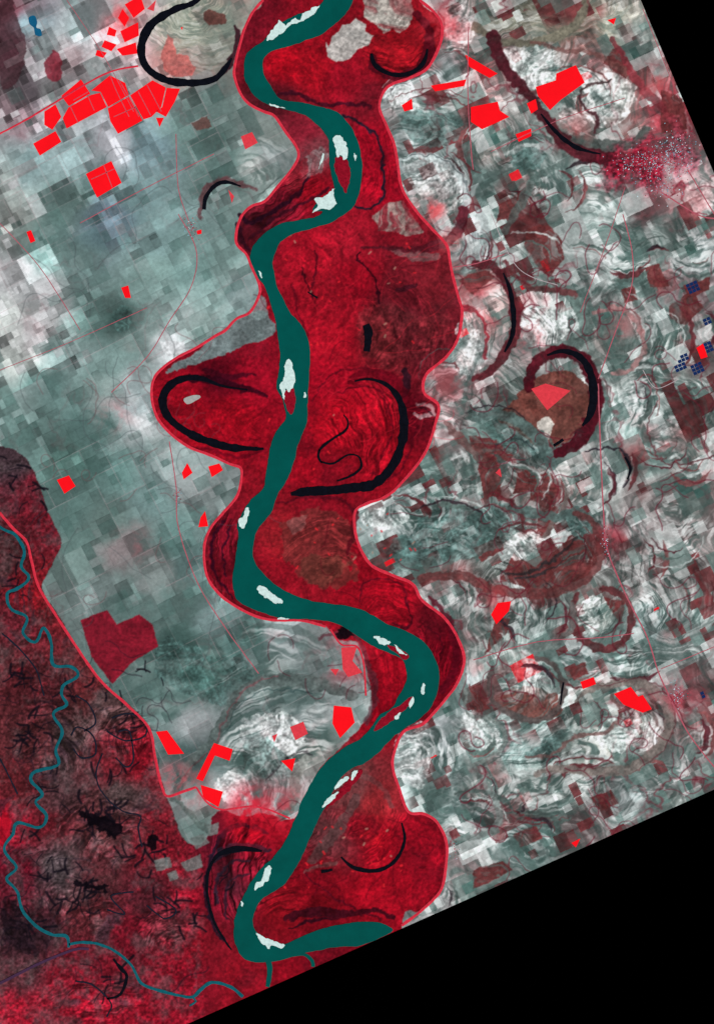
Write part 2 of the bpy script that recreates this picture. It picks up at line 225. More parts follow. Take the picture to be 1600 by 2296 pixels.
patch([(180,1390),(240,1368),(262,1400),(312,1378),(342,1400),(355,1450),(300,1482),(290,1492),(252,1535),(205,1470)],(128,22,38),.95,False,1.5,.25)
patch([(0,-10),(25,-10),(45,60),(60,100),(40,180),(0,190)],(70,42,48),.75)
patch([(100,150),(125,110),(140,150),(125,185)],(125,35,48),.8); patch([(455,30),(480,22),(510,45),(470,60)],(95,50,45),.8)
patch([(430,275),(465,262),(475,285),(440,295)],(95,60,55),.8,False)
patch([(375,75),(390,90),(395,120),(420,125),(438,150),(430,170),(395,172),(370,160),(362,130)],(200,95,90),.75,False,4)
for q in [[(1180,510),(1225,500),(1260,540),(1265,580),(1230,620),(1205,600),(1175,555)],[(1445,600),(1475,590),(1500,640),(1455,645)],[(1500,685),(1550,650),(1575,690),(1535,730),(1500,715)],[(1050,975),(1110,985),(1150,1020),(1130,1050),(1060,1010)],[(1180,1070),(1235,1060),(1250,1100),(1230,1140),(1190,1120)],[(1090,1010),(1130,1050),(1120,1110),(1085,1120),(1070,1050)],[(1150,1240),(1200,1270),(1280,1200),(1330,1230),(1320,1290),(1220,1330),(1120,1300)],[(1110,1390),(1145,1385),(1135,1420),(1085,1470)],[(1320,1790),(1370,1770),(1385,1800),(1345,1820)],[(1060,1950),(1130,1930),(1150,1950),(1060,1995)],[(1210,1130),(1250,1140),(1230,1200),(1200,1210)],[(1050,1530),(1100,1590),(1060,1600)],[(1025,630),(1080,600),(1110,620),(1060,660)],[(1340,1260),(1300,1300),(1330,1230)],[(1350,1340),(1400,1345),(1390,1400)],[(1480,200),(1530,220),(1540,290),(1480,300)],[(1380,100),(1420,150),(1400,180),(1350,140)],[(1120,460),(1180,420),(1170,470),(1110,500)],[(1530,640),(1590,620),(1590,650),(1545,668)],[(1160,1060),(1190,1050),(1185,1100),(1150,1110)],[(1270,1500),(1310,1485),(1320,1510),(1285,1525)],[(1390,650),(1420,640),(1430,670),(1400,680)],[(1060,1230),(1120,1200),(1130,1230),(1080,1260)],[(1150,1870),(1200,1850),(1215,1880),(1165,1900)]]:
    patch(q,BR,.92,False,4,.35)
patch([(1150,900),(1195,850),(1270,832),(1318,870),(1312,940),(1270,990),(1210,1000),(1150,965),(1115,935)],(112,62,54),.92,True,6,.3)
patch([(1110,1560),(1180,1540),(1250,1560),(1255,1600),(1200,1612),(1130,1590)],(115,66,60),.9,True,6,.4)
patch([(1205,945),(1230,932),(1240,950),(1228,990),(1208,970)],(200,195,185),.95,False)
for q in [[(1130,110),(1200,105),(1250,130),(1290,150),(1230,200),(1190,220),(1150,160)],[(1270,240),(1330,250),(1300,290),(1250,270)],[(1290,160),(1400,170),(1420,230),(1360,290),(1300,240)],[(900,360),(960,350),(1030,390),(1040,440),(1000,480),(940,440)],[(1180,690),(1260,700),(1270,750),(1210,780),(1170,740)],[(1030,720),(1070,740),(1080,800),(1060,850),(1020,830)],[(890,1640),(960,1630),(950,1760),(900,1740)],[(1140,1210),(1200,1190),(1210,1220),(1150,1260)],[(805,1160),(850,1140),(920,1160),(860,1190)],[(1290,1360),(1340,1340),(1330,1420)],[(1330,1640),(1420,1590),(1480,1640),(1430,1690),(1370,1680)],[(1130,1490),(1210,1480),(1220,1540),(1150,1550)],[(540,1620),(640,1600),(690,1650),(620,1720),(560,1700)],[(870,195),(935,200),(910,235),(865,240)],[(1030,1600),(1100,1610),(1120,1660),(1060,1680)],[(480,1760),(540,1720),(560,1790),(510,1800)],[(1540,420),(1600,400),(1600,470),(1560,480)],[(1000,20),(1040,0),(1060,80),(1010,120)]]:
    patch(q,(216,219,215),.6,True,10,.9)
patch([(360,765),(410,765),(415,785),(395,798),(372,795)],(228,230,230),.8,False)
for q in [[(905,250),(1040,260),(1045,300),(960,330),(910,300)],[(960,1150),(1100,1130),(1180,1140),(1160,1200),(1020,1260),(900,1270)],[(1270,1140),(1350,1170),(1330,1200),(1260,1180)],[(1150,330),(1220,340),(1200,380),(1140,370)],[(370,1430),(480,1470),(560,1490),(540,1580),(420,1560),(350,1510)],[(1050,920),(1140,920),(1230,990),(1240,1040),(1170,1040),(1100,980)],[(1180,1690),(1260,1640),(1240,1710)],[(540,1680),(580,1640),(660,1720),(600,1770)],[(900,1200),(960,1230),(940,1260),(870,1250)],[(255,700),(290,690),(298,735),(265,745)]]:
    patch(q,(68,96,92),.55,True,10,.9)
# flood-plain scroll bars
for a in [(720,1225,88,88,0,7,.22,.1,.9),(820,960,95,115,0,6,.30,-.4,.1),(880,100,85,75,0,6,.28,0,-.4),(840,1870,85,85,0,7,.26,-.1,-.1),(920,740,120,120,0,9,.25,-.5,.1),(760,620,120,120,0,14,.14,-1,.1),(980,1450,60,80,0,6,.35,-.9,0),(500,1240,55,110,0,6,.35,1.4,0),(530,1960,80,120,0,7,.6,1.0,0),(640,450,100,50,-35,6,.45,0,2.2),(480,930,130,70,10,7,.16,1,0),(850,1530,60,90,0,7,.18,-1,0),(870,1350,70,60,0,6,.2,0,1),(960,1930,80,110,0,9,.2,-1,0),(640,2010,100,50,-10,7,.25,0,1),(740,1850,70,90,30,7,.4,-1,0),(840,370,50,100,0,6,.2,-1,0),(700,140,110,70,0,10,.12,-1,1),(230,1850,110,90,0,9,.35,.4,1),(120,1640,90,110,0,9,.35,-.4,1),(80,1980,90,90,0,9,.3,.4,.3),(370,2060,90,80,0,9,.35,.4,1),(260,1640,90,60,0,7,.4,.4,.2),(60,1480,70,80,0,9,.3,.4,1),(200,2050,90,80,0,9,.3,.4,1),(200,2240,120,60,0,9,.3,.4,1)]: scroll(*a,None,0,1)
# crescent meander scars around every old loop
rc=np.random.RandomState(21)
for (cx,cy,rx,ry,ro,ox,oy) in LOOPS:
    base_a=math.atan2(-oy,-ox)+math.radians(ro)
    for k in range(rc.choice([2,3,3,4])):
        fr=rc.uniform(.5,1.08); sp=rc.uniform(.5,1.25); a0=base_a+rc.uniform(-.4,.4); n=8; pts=[]
        for i in range(n):
            t=a0-sp+2*sp*i/(n-1); pts.append((cx+ox*-8+math.cos(t)*rx*fr,cy+oy*-8+math.sin(t)*ry*fr))
        wd=rc.choice([2.2,3,4,6,11]); c=[(78,30,38),(96,42,46),(70,84,80),(84,102,96),(44,34,40),(180,188,184),(120,70,70)][rc.randint(7)]
        if wd>8 and sum(c)>500: wd=6
        stroke(pts,[1,wd,wd*1.1,wd,1],c,.85,1.4,wob=12,brk=.9)
# ------------------------------------------------------------------ channel scars and creeks (stained soil)
SG=(82,100,95)
for pts,w,c,a in [
 ([(503,158),(522,130),(533,90),(528,60)],[16,14,10],(50,22,30),.9),
 ([(1065,60),(1120,90),(1190,95),(1260,75),(1300,40),(1310,0)],[18,16,22,14],(108,104,90),.95),
 ([(1190,95),(1260,110),(1330,120),(1400,160)],[8,10,14],(110,70,66),.7),
 ([(1105,85),(1130,150),(1180,210),(1225,270),(1255,310),(1310,345),(1370,350)],[34,22,26,34,30],(72,26,34),.95),
 ([(1300,235),(1305,200),(1335,185),(1370,180)],[5,7,6],(70,55,55),.95),([(1335,300),(1335,260),(1310,245),(1300,215)],[6,8,6],(60,35,40),.95),
 ([(1370,90),(1410,150),(1440,200),(1480,240),(1530,300)],[12,20,16],(120,45,52),.8),
 ([(1290,310),(1350,325),(1420,320),(1450,290)],[22,26,16],(80,88,84),.9),
 ([(895,360),(940,348),(990,360),(1030,395),(1045,440),(1035,490),(1000,535)],[10,16,18,20],(180,190,188),.8),
 ([(900,355),(945,346),(995,358),(1038,398),(1052,440)],[2,3,2],(60,70,72),.8),
 ([(1040,470),(1030,510),(1000,540),(940,558),(850,556),(810,552)],[24,28,22,7,5],(80,22,32),.9),
 ([(1070,470),(1090,520),(1070,570),(1040,610)],[16,20,14],(160,170,168),.6),
 ([(1130,520),(1165,460),(1200,400),(1250,370)],[14,20,12],SG,.7),
 ([(1060,590),(1110,600),(1140,650),(1155,710),(1145,770),(1100,830),(1060,850)],[16,22,24,22,12],(84,32,38),.92),
 ([(1035,690),(1070,700),(1090,750),(1085,800)],[8,10,8],(150,40,52),.9),
 ([(1180,640),(1260,650),(1300,690),(1310,740),(1270,780),(1200,790)],[20,26,34,24],(100,118,112),.85),
 ([(1130,590),(1180,640),(1230,648),(1290,660)],[8,14,12],(100,48,50),.8),
 ([(1330,700),(1390,690),(1430,730),(1440,790),(1410,830),(1370,835)],[8,12,12,8],(165,120,118),.8),
 ([(1185,870),(1195,820),(1230,795),(1270,790),(1310,810),(1332,860),(1332,920),(1300,985),(1250,1015)],[22,28,32,32,32,24],(70,16,26),.95),
 ([(1060,940),(1120,930),(1180,960),(1220,1000),(1235,1045)],[14,22,32,26],(84,104,100),.9),
 ([(1310,1010),(1380,1005),(1410,1030),(1410,1065),(1395,1090)],[4,6,7,4],(40,35,42),.9),
 ([(1000,950),(1060,1010),(1110,1060),(1090,1110)],[16,26,18],(92,60,58),.7),
 ([(1240,1080),(1270,1110),(1250,1160),(1220,1200)],[10,14,10],(100,90,86),.8),
 ([(1160,1140),(1240,1160),(1300,1150),(1335,1190)],[18,26,18],(78,98,94),.85),
 ([(940,1300),(1030,1290),(1100,1320),(1170,1330),(1250,1325),(1320,1290),(1345,1240),(1335,1180),(1290,1150)],[18,22,24,24,22,20,16],(96,48,48),.8),
 ([(1110,1275),(1160,1290),(1230,1260),(1290,1205)],[3,8,6],(40,40,42),.8),([(1150,1300),(1200,1290),(1260,1260)],[3,6,3],(45,45,48),.8),
 ([(1290,1330),(1280,1380),(1300,1430),(1350,1455),(1400,1435),(1415,1380),(1395,1335),(1350,1320)],[10,16,20,18,14,14],(92,48,50),.95),
 ([(1270,1330),(1285,1390),(1250,1440),(1180,1450),(1120,1440)],[8,18,20,14],(105,112,108),.7),
 ([(1100,1500),(1100,1560),(1140,1600),(1200,1615),(1250,1590),(1262,1540),(1240,1490),(1200,1475)],[10,14,14,14,10],(82,72,70),.9),
 ([(1290,1570),(1340,1540),(1430,1530),(1480,1560),(1500,1610),(1480,1670),(1420,1720),(1340,1730),(1250,1725),(1200,1735)],[10,16,20,24,24,22,18,12],(120,110,104),.9),
 ([(1345,1540),(1430,1522),(1490,1550),(1510,1610),(1488,1680),(1420,1730)],[2,3,3,2],(90,50,54),.8),
 ([(1180,1700),(1240,1690),(1290,1650),(1360,1640),(1390,1600),(1370,1560)],[6,10,8],(105,75,72),.8),
 ([(1040,1500),(1050,1600),(1100,1610),(1130,1640),(1120,1680),(1060,1720)],[8,10,10],(120,130,125),.8),
 ([(1100,1600),(1135,1640),(1125,1690),(1070,1720)],[3],(90,100,98),.8),
 ([(1040,1700),(1090,1760),(1120,1830),(1090,1870),(1030,1880)],[8,16,16,10],(112,122,118),.7),
 ([(390,1790),(420,1720),(470,1670),(500,1620),(540,1555),(620,1525),(720,1535),(790,1560)],[20,26,24,24,28,30,20],(84,95,92),.92),
 ([(395,1770),(425,1725),(480,1670),(505,1610),(550,1545),(620,1515)],[3],(120,60,66),.6),
 ([(510,1640),(530,1590),(580,1555),(640,1545),(700,1555)],[2,3],(40,60,60),.7),
 ([(690,1700),(660,1740),(660,1790),(630,1830)],[20,26,18],(125,128,122),.9),
 ([(600,1750),(620,1720),(660,1690),(700,1690)],[4],(40,35,40),.6),
 ([(400,1800),(430,1830),(460,1860)],[10,16],(90,105,100),.8),
 ([(500,1870),(475,1920),(462,1980),(470,2050),(500,2110)],[6,10,10,8],(30,22,36),.9),
 ([(600,1905),(545,1898),(500,1910),(480,1930)],[10,22,18,10],(35,30,42),.9),([(560,1930),(520,1935),(490,1970),(485,2020)],[5,8,8],(40,30,42),.85),
 ([(600,1870),(550,1850),(510,1860),(490,1890)],[5,12,10],(45,18,30),.85),([(555,1960),(520,1975),(505,2010),(510,2060)],[4,6,5],(45,28,40),.8),
 ([(715,1430),(760,1420),(800,1430),(830,1500),(840,1560),(820,1620)],[8,12,14,14,12],(80,42,50),.7),
 ([(640,2060),(700,2045),(780,2050),(840,2040),(880,2060)],[14,22,12,8],(48,12,22),.85),([(650,2085),(700,2062),(760,2060)],[4,8,3],(30,10,20),.8),
 ([(680,1960),(760,2020),(850,2060)],[3,5],(70,12,25),.8),
 ([(750,1935),(710,1945),(680,1960)],[12,8,4],(110,75,72),.7),
 ([(700,1930),(740,1880),(770,1840),(800,1790)],[20,28,24,18],(88,60,60),.8),
 ([(790,1730),(850,1760),(880,1810)],[16,10],(110,70,70),.6),
 ([(540,480),(560,500),(600,480),(660,440),(690,400)],[10,12,12,8],(34,12,24),.9),
 ([(560,540),(600,500),(680,455),(735,425)],[5,8,8],(50,14,26),.8),([(535,500),(540,540),(560,560)],[10,12,6],(40,14,26),.8),
 ([(610,215),(660,210),(720,232),(800,232),(830,240)],[5,9,8,6],(50,14,28),.8),
 ([(765,255),(810,275),(845,310),(858,360),(860,420),(850,455),(820,468),(800,462)],[5,6,7,6,5],(28,25,38),.95),
 ([(835,125),(838,145),(870,168),(910,170),(945,150),(962,110),(958,60),(930,30)],[20,22,24,26,26,14],(76,12,24),.9),
 ([(985,30),(995,60),(985,100)],[6],(120,20,35),.7),
 ([(890,650),(930,640)],[10],(50,18,28),.7),([(905,830),(915,860),(905,890)],[14,18,10],(30,16,26),.85),
 ([(655,640),(670,700),(690,760)],[5,6],(95,12,26),.9),([(705,560),(712,600),(700,640)],[5],(75,12,24),.9),
 ([(808,565),(800,580),(830,610),(845,650),(850,680)],[4],(36,8,18),.95),([(675,600),(690,640),(700,670)],[4],(50,10,20),.95),
 ([(960,1340),(1000,1380),(1020,1440),(1020,1500),(990,1550)],[8,16,20,14],(78,10,24),.75),
 ([(950,1400),(985,1430),(990,1480)],[2,4,2],(60,8,20),.8),([(800,1470),(820,1520),(850,1570)],[4,6],(90,40,48),.7),
 ([(910,1340),(920,1380),(915,1410),(880,1400)],[4,5],(60,10,22),.9),([(810,1350),(815,1310),(850,1295),(895,1310),(915,1350)],[4],(90,14,28),.9),
 ([(795,1150),(790,1200),(780,1240)],[14,10],(85,14,26),.8),([(620,1130),(680,1115),(760,1120),(795,1150)],[4,8,8],(90,14,28),.8),
 ([(500,1170),(480,1200),(475,1250),(490,1300),(520,1340)],[6,8,8,5],(48,10,26),.9),([(520,1180),(500,1230),(505,1290)],[4,6,4],(42,12,28),.85),
 ([(790,850),(830,838),(870,850),(900,880),(920,930),(915,980)],[26,30,34,30],(92,8,22),.75),
 ([(700,900),(740,840),(800,825),(860,840)],[3,4,3],(90,12,26),.8),([(760,880),(810,862),(850,880),(875,930),(872,990),(840,1050)],[3,5,6,5,3],(70,8,20),.7),
 ([(830,1060),(880,1070),(915,1020),(935,960)],[4,6,4],(80,10,24),.7),
 ([(460,830),(520,845),(570,840)],[10,14,4],(58,10,24),.8),([(400,850),(470,850),(540,870),(600,888)],[14,20,14,5],(42,8,20),.9),([(420,1000),(480,1012),(540,1025),(590,1010)],[6,8,6],(90,8,24),.7),
 ([(600,890),(560,870),(540,880)],[3,5],(60,10,24),.7),([(440,900),(470,960),(540,985),(600,980)],[2,3,2],(100,8,22),.6),
 ([(935,905),(960,910),(972,925),(950,935),(930,928)],[6,10,8],(190,165,165),.8),([(935,905),(955,920),(970,930)],[3],(30,12,20),.95),
 ([(450,490),(455,440),(480,410),(520,405),(575,425)],[10,16,14,10,5],(92,45,50),.7),
 ([(1110,1000),(1160,985),(1200,1010)],[3,4],(40,50,52),.8),([(1500,440),(1530,410),(1535,470),(1580,480)],[4],(120,40,52),.8),
 ([(1440,860),(1490,880),(1560,870)],[3],(80,50,54),.7),([(1470,900),(1450,960),(1480,1030),(1540,1040),(1600,1020)],[3,4],(90,45,50),.8),
 ]: stroke(pts,w,c,a,soft=1.6,wob=14,brk=.9)
# pinkish vegetation flush
for x,y,r_,c,a in [(280,40,30,(235,50,60),.5),(1060,660,26,(215,90,100),.6),(1100,720,30,(220,110,115),.4),(1190,770,30,(225,90,100),.5),(970,470,30,(225,90,95),.7),(1390,730,40,(190,110,112),.4),(1110,1340,30,(190,60,66),.4),(780,1480,50,(225,55,75),.4),(560,1810,50,(215,50,68),.6),(390,1740,28,(210,100,110),.6),(1290,290,40,(170,80,80),.4),(1560,450,60,(200,110,115),.3),(1000,60,46,(225,80,90),.5),(300,1220,40,(160,90,95),.3),(1520,1560,40,(175,70,82),.6),(1370,1200,26,(190,60,75),.4),(1000,860,60,(170,60,68),.4),(1480,190,40,(185,80,85),.5),(640,1810,50,(205,55,70),.4),(430,1770,40,(200,90,95),.4),(260,930,40,(190,120,125),.3),(560,1850,50,(205,15,35),.5),(840,1860,30,(225,30,40),.5),(1010,540,25,(215,120,120),.5)]:
    s=sl(x-2*r_,y-2*r_,x+2*r_,y+2*r_); m=np.exp(-((X[s]-x)**2+(Y[s]-y)**2)/r_**2)*a*np.clip(1+MID[s]*4+G[s]*4+ST[s]*.5,0,1.6)
    m=np.clip(m,0,.9)[...,None]; C[s]=C[s]*(1-m)+m*col(c)
# random small creeks
r=np.random.RandomState(12)
def creek(x,y,n,c,a,w,st=9,curl=.55,arc=0):
    th=r.rand()*6.28; p=[(x,y)]; dth=0
    for i in range(n):
        dth=dth*.7+r.randn()*curl*.6; th+=dth+arc; x+=math.cos(th)*st; y+=math.sin(th)*st; p.append((x,y))
    stroke(p,w,c,a,soft=1.2)
for i in range(110): creek(r.uniform(1040,1600),r.uniform(350,1900),r.randint(8,22),(100,26,40),.65,r.uniform(1.5,3))
for i in range(30): creek(r.uniform(0,500),r.uniform(380,1500),r.randint(8,26),(70,75,78),.45,1.6,9,.3)
for i in range(26): creek(r.uniform(100,480),r.uniform(760,1400),r.randint(6,18),(110,62,66),.5,1.6,8,.5)
for cx,cy,n in [(35,1520,12),(80,1640,20),(40,1870,6),(225,1840,30),(340,1900,10),(200,1990,12),(385,2030,12),(160,2040,14),(320,1520,4),(280,1620,10),(165,1560,8),(100,1950,12),(60,2060,16),(250,2200,10),(120,1760,8),(290,1930,8),(20,1330,6),(70,1250,5),(60,1100,8),(430,2080,6),(260,1730,6),(480,1980,6),(30,1050,4)]:
    for i in range(n): creek(cx+r.randn()*22,cy+r.randn()*18,r.randint(3,7),(18,14,22),.8,r.uniform(1.5,6),6,.15,r.uniform(.05,.2)*r.choice([-1,1]))
for i in range(60): creek(r.uniform(0,400),r.uniform(1450,2250),r.randint(8,20),(30,20,30),.5,r.uniform(1.5,3),7,.5)
for i in range(60): creek(r.uniform(680,980),r.uniform(500,1000),r.randint(5,14),(215,40,55),.4,1.5,8,.25)
for i in range(60): creek(r.uniform(560,980),r.choice([r.uniform(1150,1600),r.uniform(1800,2050),r.uniform(480,1000)]),r.randint(5,12),(80,8,22),.5,2,8,.3,r.uniform(-.15,.15))
for i in range(90):
    x=r.uniform(600,930);y=r.choice([r.uniform(520,780),r.uniform(1140,1280),r.uniform(900,1080),r.uniform(1850,2000)]);
    stroke([(x,y),(x+r.uniform(-5,5),y+r.uniform(-5,5))],r.uniform(2,5),(235,40,48) if r.rand()<.8 else (170,130,110),.75,1.2)
patch([(0,1830),(22,1825),(20,1880),(0,1900)],(165,18,36),.9); patch([(5,2020),(45,2030),(60,2100),(95,2140),(50,2140),(15,2100)],(28,18,24),.8,True,14,.8)
for q in [[(180,1805),(215,1830),(270,1850),(262,1880),(215,1850),(190,1840)],[(325,1890),(345,1875),(352,1890),(335,1908)],[(165,1975),(235,1985),(235,1995),(180,1988)],[(755,1415),(775,1410),(795,1430),(770,1435)]]: patch(q,(12,8,14),.9,True,14)
# farmland tongue below the levee corner
for q in [[(425,1880),(455,1870),(470,1890),(440,1905)],[(405,1935),(450,1915),(455,1945),(420,1955)],[(375,1960),(395,1950),(400,1970),(380,1978)],[(465,1850),(490,1845),(488,1870),(468,1875)],[(345,1930),(380,1920),(385,1945),(352,1955)]]: patch(q,(110,118,114),.85,False,2)
# town ground
s=sl(1330,270,1600,480); x=X[s];y=Y[s]; m=np.clip(1.3-np.hypot((x-1435)/85,(y-372)/48)+MID[s]*1.8,0,1)*.9
C[s]=C[s]*(1-m[...,None])+m[...,None]*(col((135,24,44))*(1+FINE[s][...,None]*1.8))
s=sl(1480,260,1600,480); x=X[s];y=Y[s]; m=np.clip(1.1-np.hypot((x-1525)/50,(y-330)/60)+MID[s]*1.8,0,1)*.7
C[s]=C[s]*(1-m[...,None])+m[...,None]*(col((140,60,78))*(1+FINE[s][...,None]*1.8))
C=C*(1+FINE[...,None]*.14)
C=np.clip(C,0.01,.97)
# ------------------------------------------------------------------ materials
def lin(c): 
    c=np.asarray(c,float); return np.where(c<=.04045,c/12.92,((c+.055)/1.055)**2.4)
def mat(name,rgb=None,rough=.9,attr=None,nscale=6,namt=.25,bump=0.0,spec=0.0,nscale2=1.2):
    m=bpy.data.materials.new(name); m.use_nodes=True; nt=m.node_tree; b=nt.nodes['Principled BSDF']
    b.inputs['Roughness'].default_value=rough; b.inputs['Specular IOR Level'].default_value=spec
    tc=nt.nodes.new('ShaderNodeNewGeometry')
    n=nt.nodes.new('ShaderNodeTexNoise'); n.inputs['Scale'].default_value=nscale; n.inputs['Detail'].default_value=5; n.inputs['Roughness'].default_value=.65
    nt.links.new(tc.outputs['Position'],n.inputs['Vector'])
    n2=nt.nodes.new('ShaderNodeTexNoise'); n2.inputs['Scale'].default_value=nscale2; n2.inputs['Detail'].default_value=3
    nt.links.new(tc.outputs['Position'],n2.inputs['Vector'])
    ad=nt.nodes.new('ShaderNodeMath'); ad.operation='ADD'; nt.links.new(n.outputs['Fac'],ad.inputs[0]); nt.links.new(n2.outputs['Fac'],ad.inputs[1])
    mr=nt.nodes.new('ShaderNodeMapRange'); mr.inputs['From Min'].default_value=.6; mr.inputs['From Max'].default_value=1.4
    mr.inputs['To Min'].default_value=1-namt; mr.inputs['To Max'].default_value=1+namt
    nt.links.new(ad.outputs[0],mr.inputs['Value'])
    vm=nt.nodes.new('ShaderNodeVectorMath'); vm.operation='SCALE'; nt.links.new(mr.outputs[0],vm.inputs['Scale'])
    if attr:
        a=nt.nodes.new('ShaderNodeAttribute'); a.attribute_name=attr; nt.links.new(a.outputs['Color'],vm.inputs[0])
    else: vm.inputs[0].default_value=tuple(lin(col(rgb)))
    nt.links.new(vm.outputs[0],b.inputs['Base Color'])
    if bump:
        bp=nt.nodes.new('ShaderNodeBump'); bp.inputs['Strength'].default_value=bump; bp.inputs['Distance'].default_value=.1
        nt.links.new(n.outputs['Fac'],bp.inputs['Height']); nt.links.new(bp.outputs[0],b.inputs['Normal'])
    return m
M_farm=mat('soil_and_crops',attr='cover',nscale=5,namt=.14)
M_for=mat('bottomland_canopy',attr='cover',nscale=5,namt=.26,bump=.5)
M_water=mat('river_water',(0,80,74),rough=.6,nscale=.3,namt=.20,spec=.02,nscale2=.08)
M_dark=mat('oxbow_water',(9,11,20),rough=.6,nscale=.6,namt=.4,spec=.02)
M_teal=mat('bayou_water',(16,92,102),rough=.6,nscale=.6,namt=.3,spec=.02)
M_sand=mat('sand',(206,228,222),nscale=2.2,namt=.25)
M_isl=mat('willow_scrub',(140,18,36),nscale=3,namt=.5,bump=.5)
M_crop=mat('vigorous_crop',(255,20,30),nscale=1.5,namt=.07,nscale2=.3)
M_crop2=mat('ripening_crop',(222,62,72),nscale=2,namt=.2)
M_levee=mat('levee_grass',(212,50,68),nscale=2,namt=.3)
M_road=mat('road_surface',(176,88,100),nscale=2,namt=.3)
M_road2=mat('pale_road_surface',(185,170,172),nscale=2,namt=.3)
M_pond=mat('pond_water',(18,42,88),rough=.6,nscale=1,namt=.3,spec=.02)
M_black=mat('black_matte',(0,0,0))
M_town=mat('roofs',attr='cover',nscale=2,namt=.2)
M_canal=mat('canal_bank',(70,45,70)); M_slough=mat('slough_water',(30,32,44),namt=.4)
# ------------------------------------------------------------------ terrain sheets
scn=bpy.context.scene
def link(me,name,m):
    me.materials.append(m); o=bpy.data.objects.new(name,me); scn.collection.objects.link(o); return o
def inside(x,y): return (x<=edgeR(y))&(y<=edgeB(x))
PX=np.minimum(X,edgeR(Y)); PY=np.minimum(Y,edgeB(PX))
Z=-0.12*FL+FL*(fbm(X,Y,5,2,301)*.16)-.01
ins=inside(X,Y)
fa=ins[:-1,:-1]|ins[1:,:-1]|ins[:-1,1:]|ins[1:,1:]
idx=np.arange(H*W).reshape(H,W)
V=np.stack([(PX-800)/10,(1148-PY)/10,Z],-1).reshape(-1,3)
Clin=lin(C).reshape(-1,3)
fl=FL[:-1,:-1]>.5
def sheet(name,fm,m):
    j,i=np.nonzero(fm)
    q=np.stack([idx[j+1,i],idx[j+1,i+1],idx[j,i+1],idx[j,i]],-1)
    u,inv=np.unique(q.ravel(),return_inverse=True)
    me=bpy.data.meshes.new(name); me.vertices.add(len(u)); me.vertices.foreach_set('co',V[u].astype(np.float32).ravel())
    me.loops.add(q.size); me.loops.foreach_set('vertex_index',inv.astype(np.int32).ravel())
    me.polygons.add(len(q)); me.polygons.foreach_set('loop_start',np.arange(0,q.size,4,dtype=np.int32)); me.polygons.foreach_set('loop_total',np.full(len(q),4,np.int32))
    me.update(calc_edges=True)
    ca=me.color_attributes.new('cover','FLOAT_COLOR','POINT')
    ca.data.foreach_set('color',np.hstack([Clin[u],np.ones((len(u),1))]).astype(np.float32).ravel())
    me.polygons.foreach_set('use_smooth',np.ones(len(q),bool))
    return link(me,name,m)
sheet('farmland',fa&~fl,M_farm); sheet('floodplain_forest',fa&fl,M_for)
# ------------------------------------------------------------------ mesh helpers
def lat(px,seed,sc):
    px=np.asarray(px); return fbm(px[:,0].copy(),px[:,1].copy(),sc,3,seed)
def area(name,pts,z,m,smooth=True,rough=3.0,sp=4,nsc=16):
    P=cr(pts,True,sp)[:,:2] if smooth else np.array(pts,float)
    if smooth and rough: 
        P=P+np.stack([lat(P,401,nsc),lat(P,405,nsc)],-1)*rough
    n=len(P)
    top=[(*wpos(x,y),z) for x,y in P]
    me=bpy.data.meshes.new(name); me.from_pydata(top,[],[list(range(n))]); me.update()
    if me.polygons[0].normal.z<0: me.flip_normals()
    return link(me,name,m)
def strip(name,pts,w,z,m,ridge=0,rough=1.0,clip=False):
    P=np.array(pts,float)
    ww=np.full(len(P),float(w)) if np.isscalar(w) else np.interp(np.linspace(0,1,len(P)),np.linspace(0,1,len(w)),w)
    P=cr(np.hstack([P,ww[:,None]]),False,5)
    if clip: P=P[inside(P[:,0],P[:,1])]
    P[:,:2]+=np.stack([lat(P,411,18),lat(P,415,18)],-1)*rough*2
    P[:,2]*=1+lat(P,421,12)*.7*min(rough,1)
    d=np.gradient(P[:,:2],axis=0); d/=np.maximum(np.hypot(d[:,0],d[:,1]),1e-6)[:,None]; nn=np.stack([-d[:,1],d[:,0]],-1)
    L=P[:,:2]+nn*P[:,2:3]/2; R=P[:,:2]-nn*P[:,2:3]/2
    v=[];f=[];n=len(P)
    for i in range(n): v+=[(*wpos(*L[i]),z),(*wpos(*P[i,:2]),z+ridge),(*wpos(*R[i]),z)]
    for i in range(n-1):
        a=3*i; f+=[(a,a+3,a+4,a+1),(a+1,a+4,a+5,a+2)]
    me=bpy.data.meshes.new(name); me.from_pydata(v,[],f); me.update()
    if me.polygons[0].normal.z<0: me.flip_normals()
    return link(me,name,m)
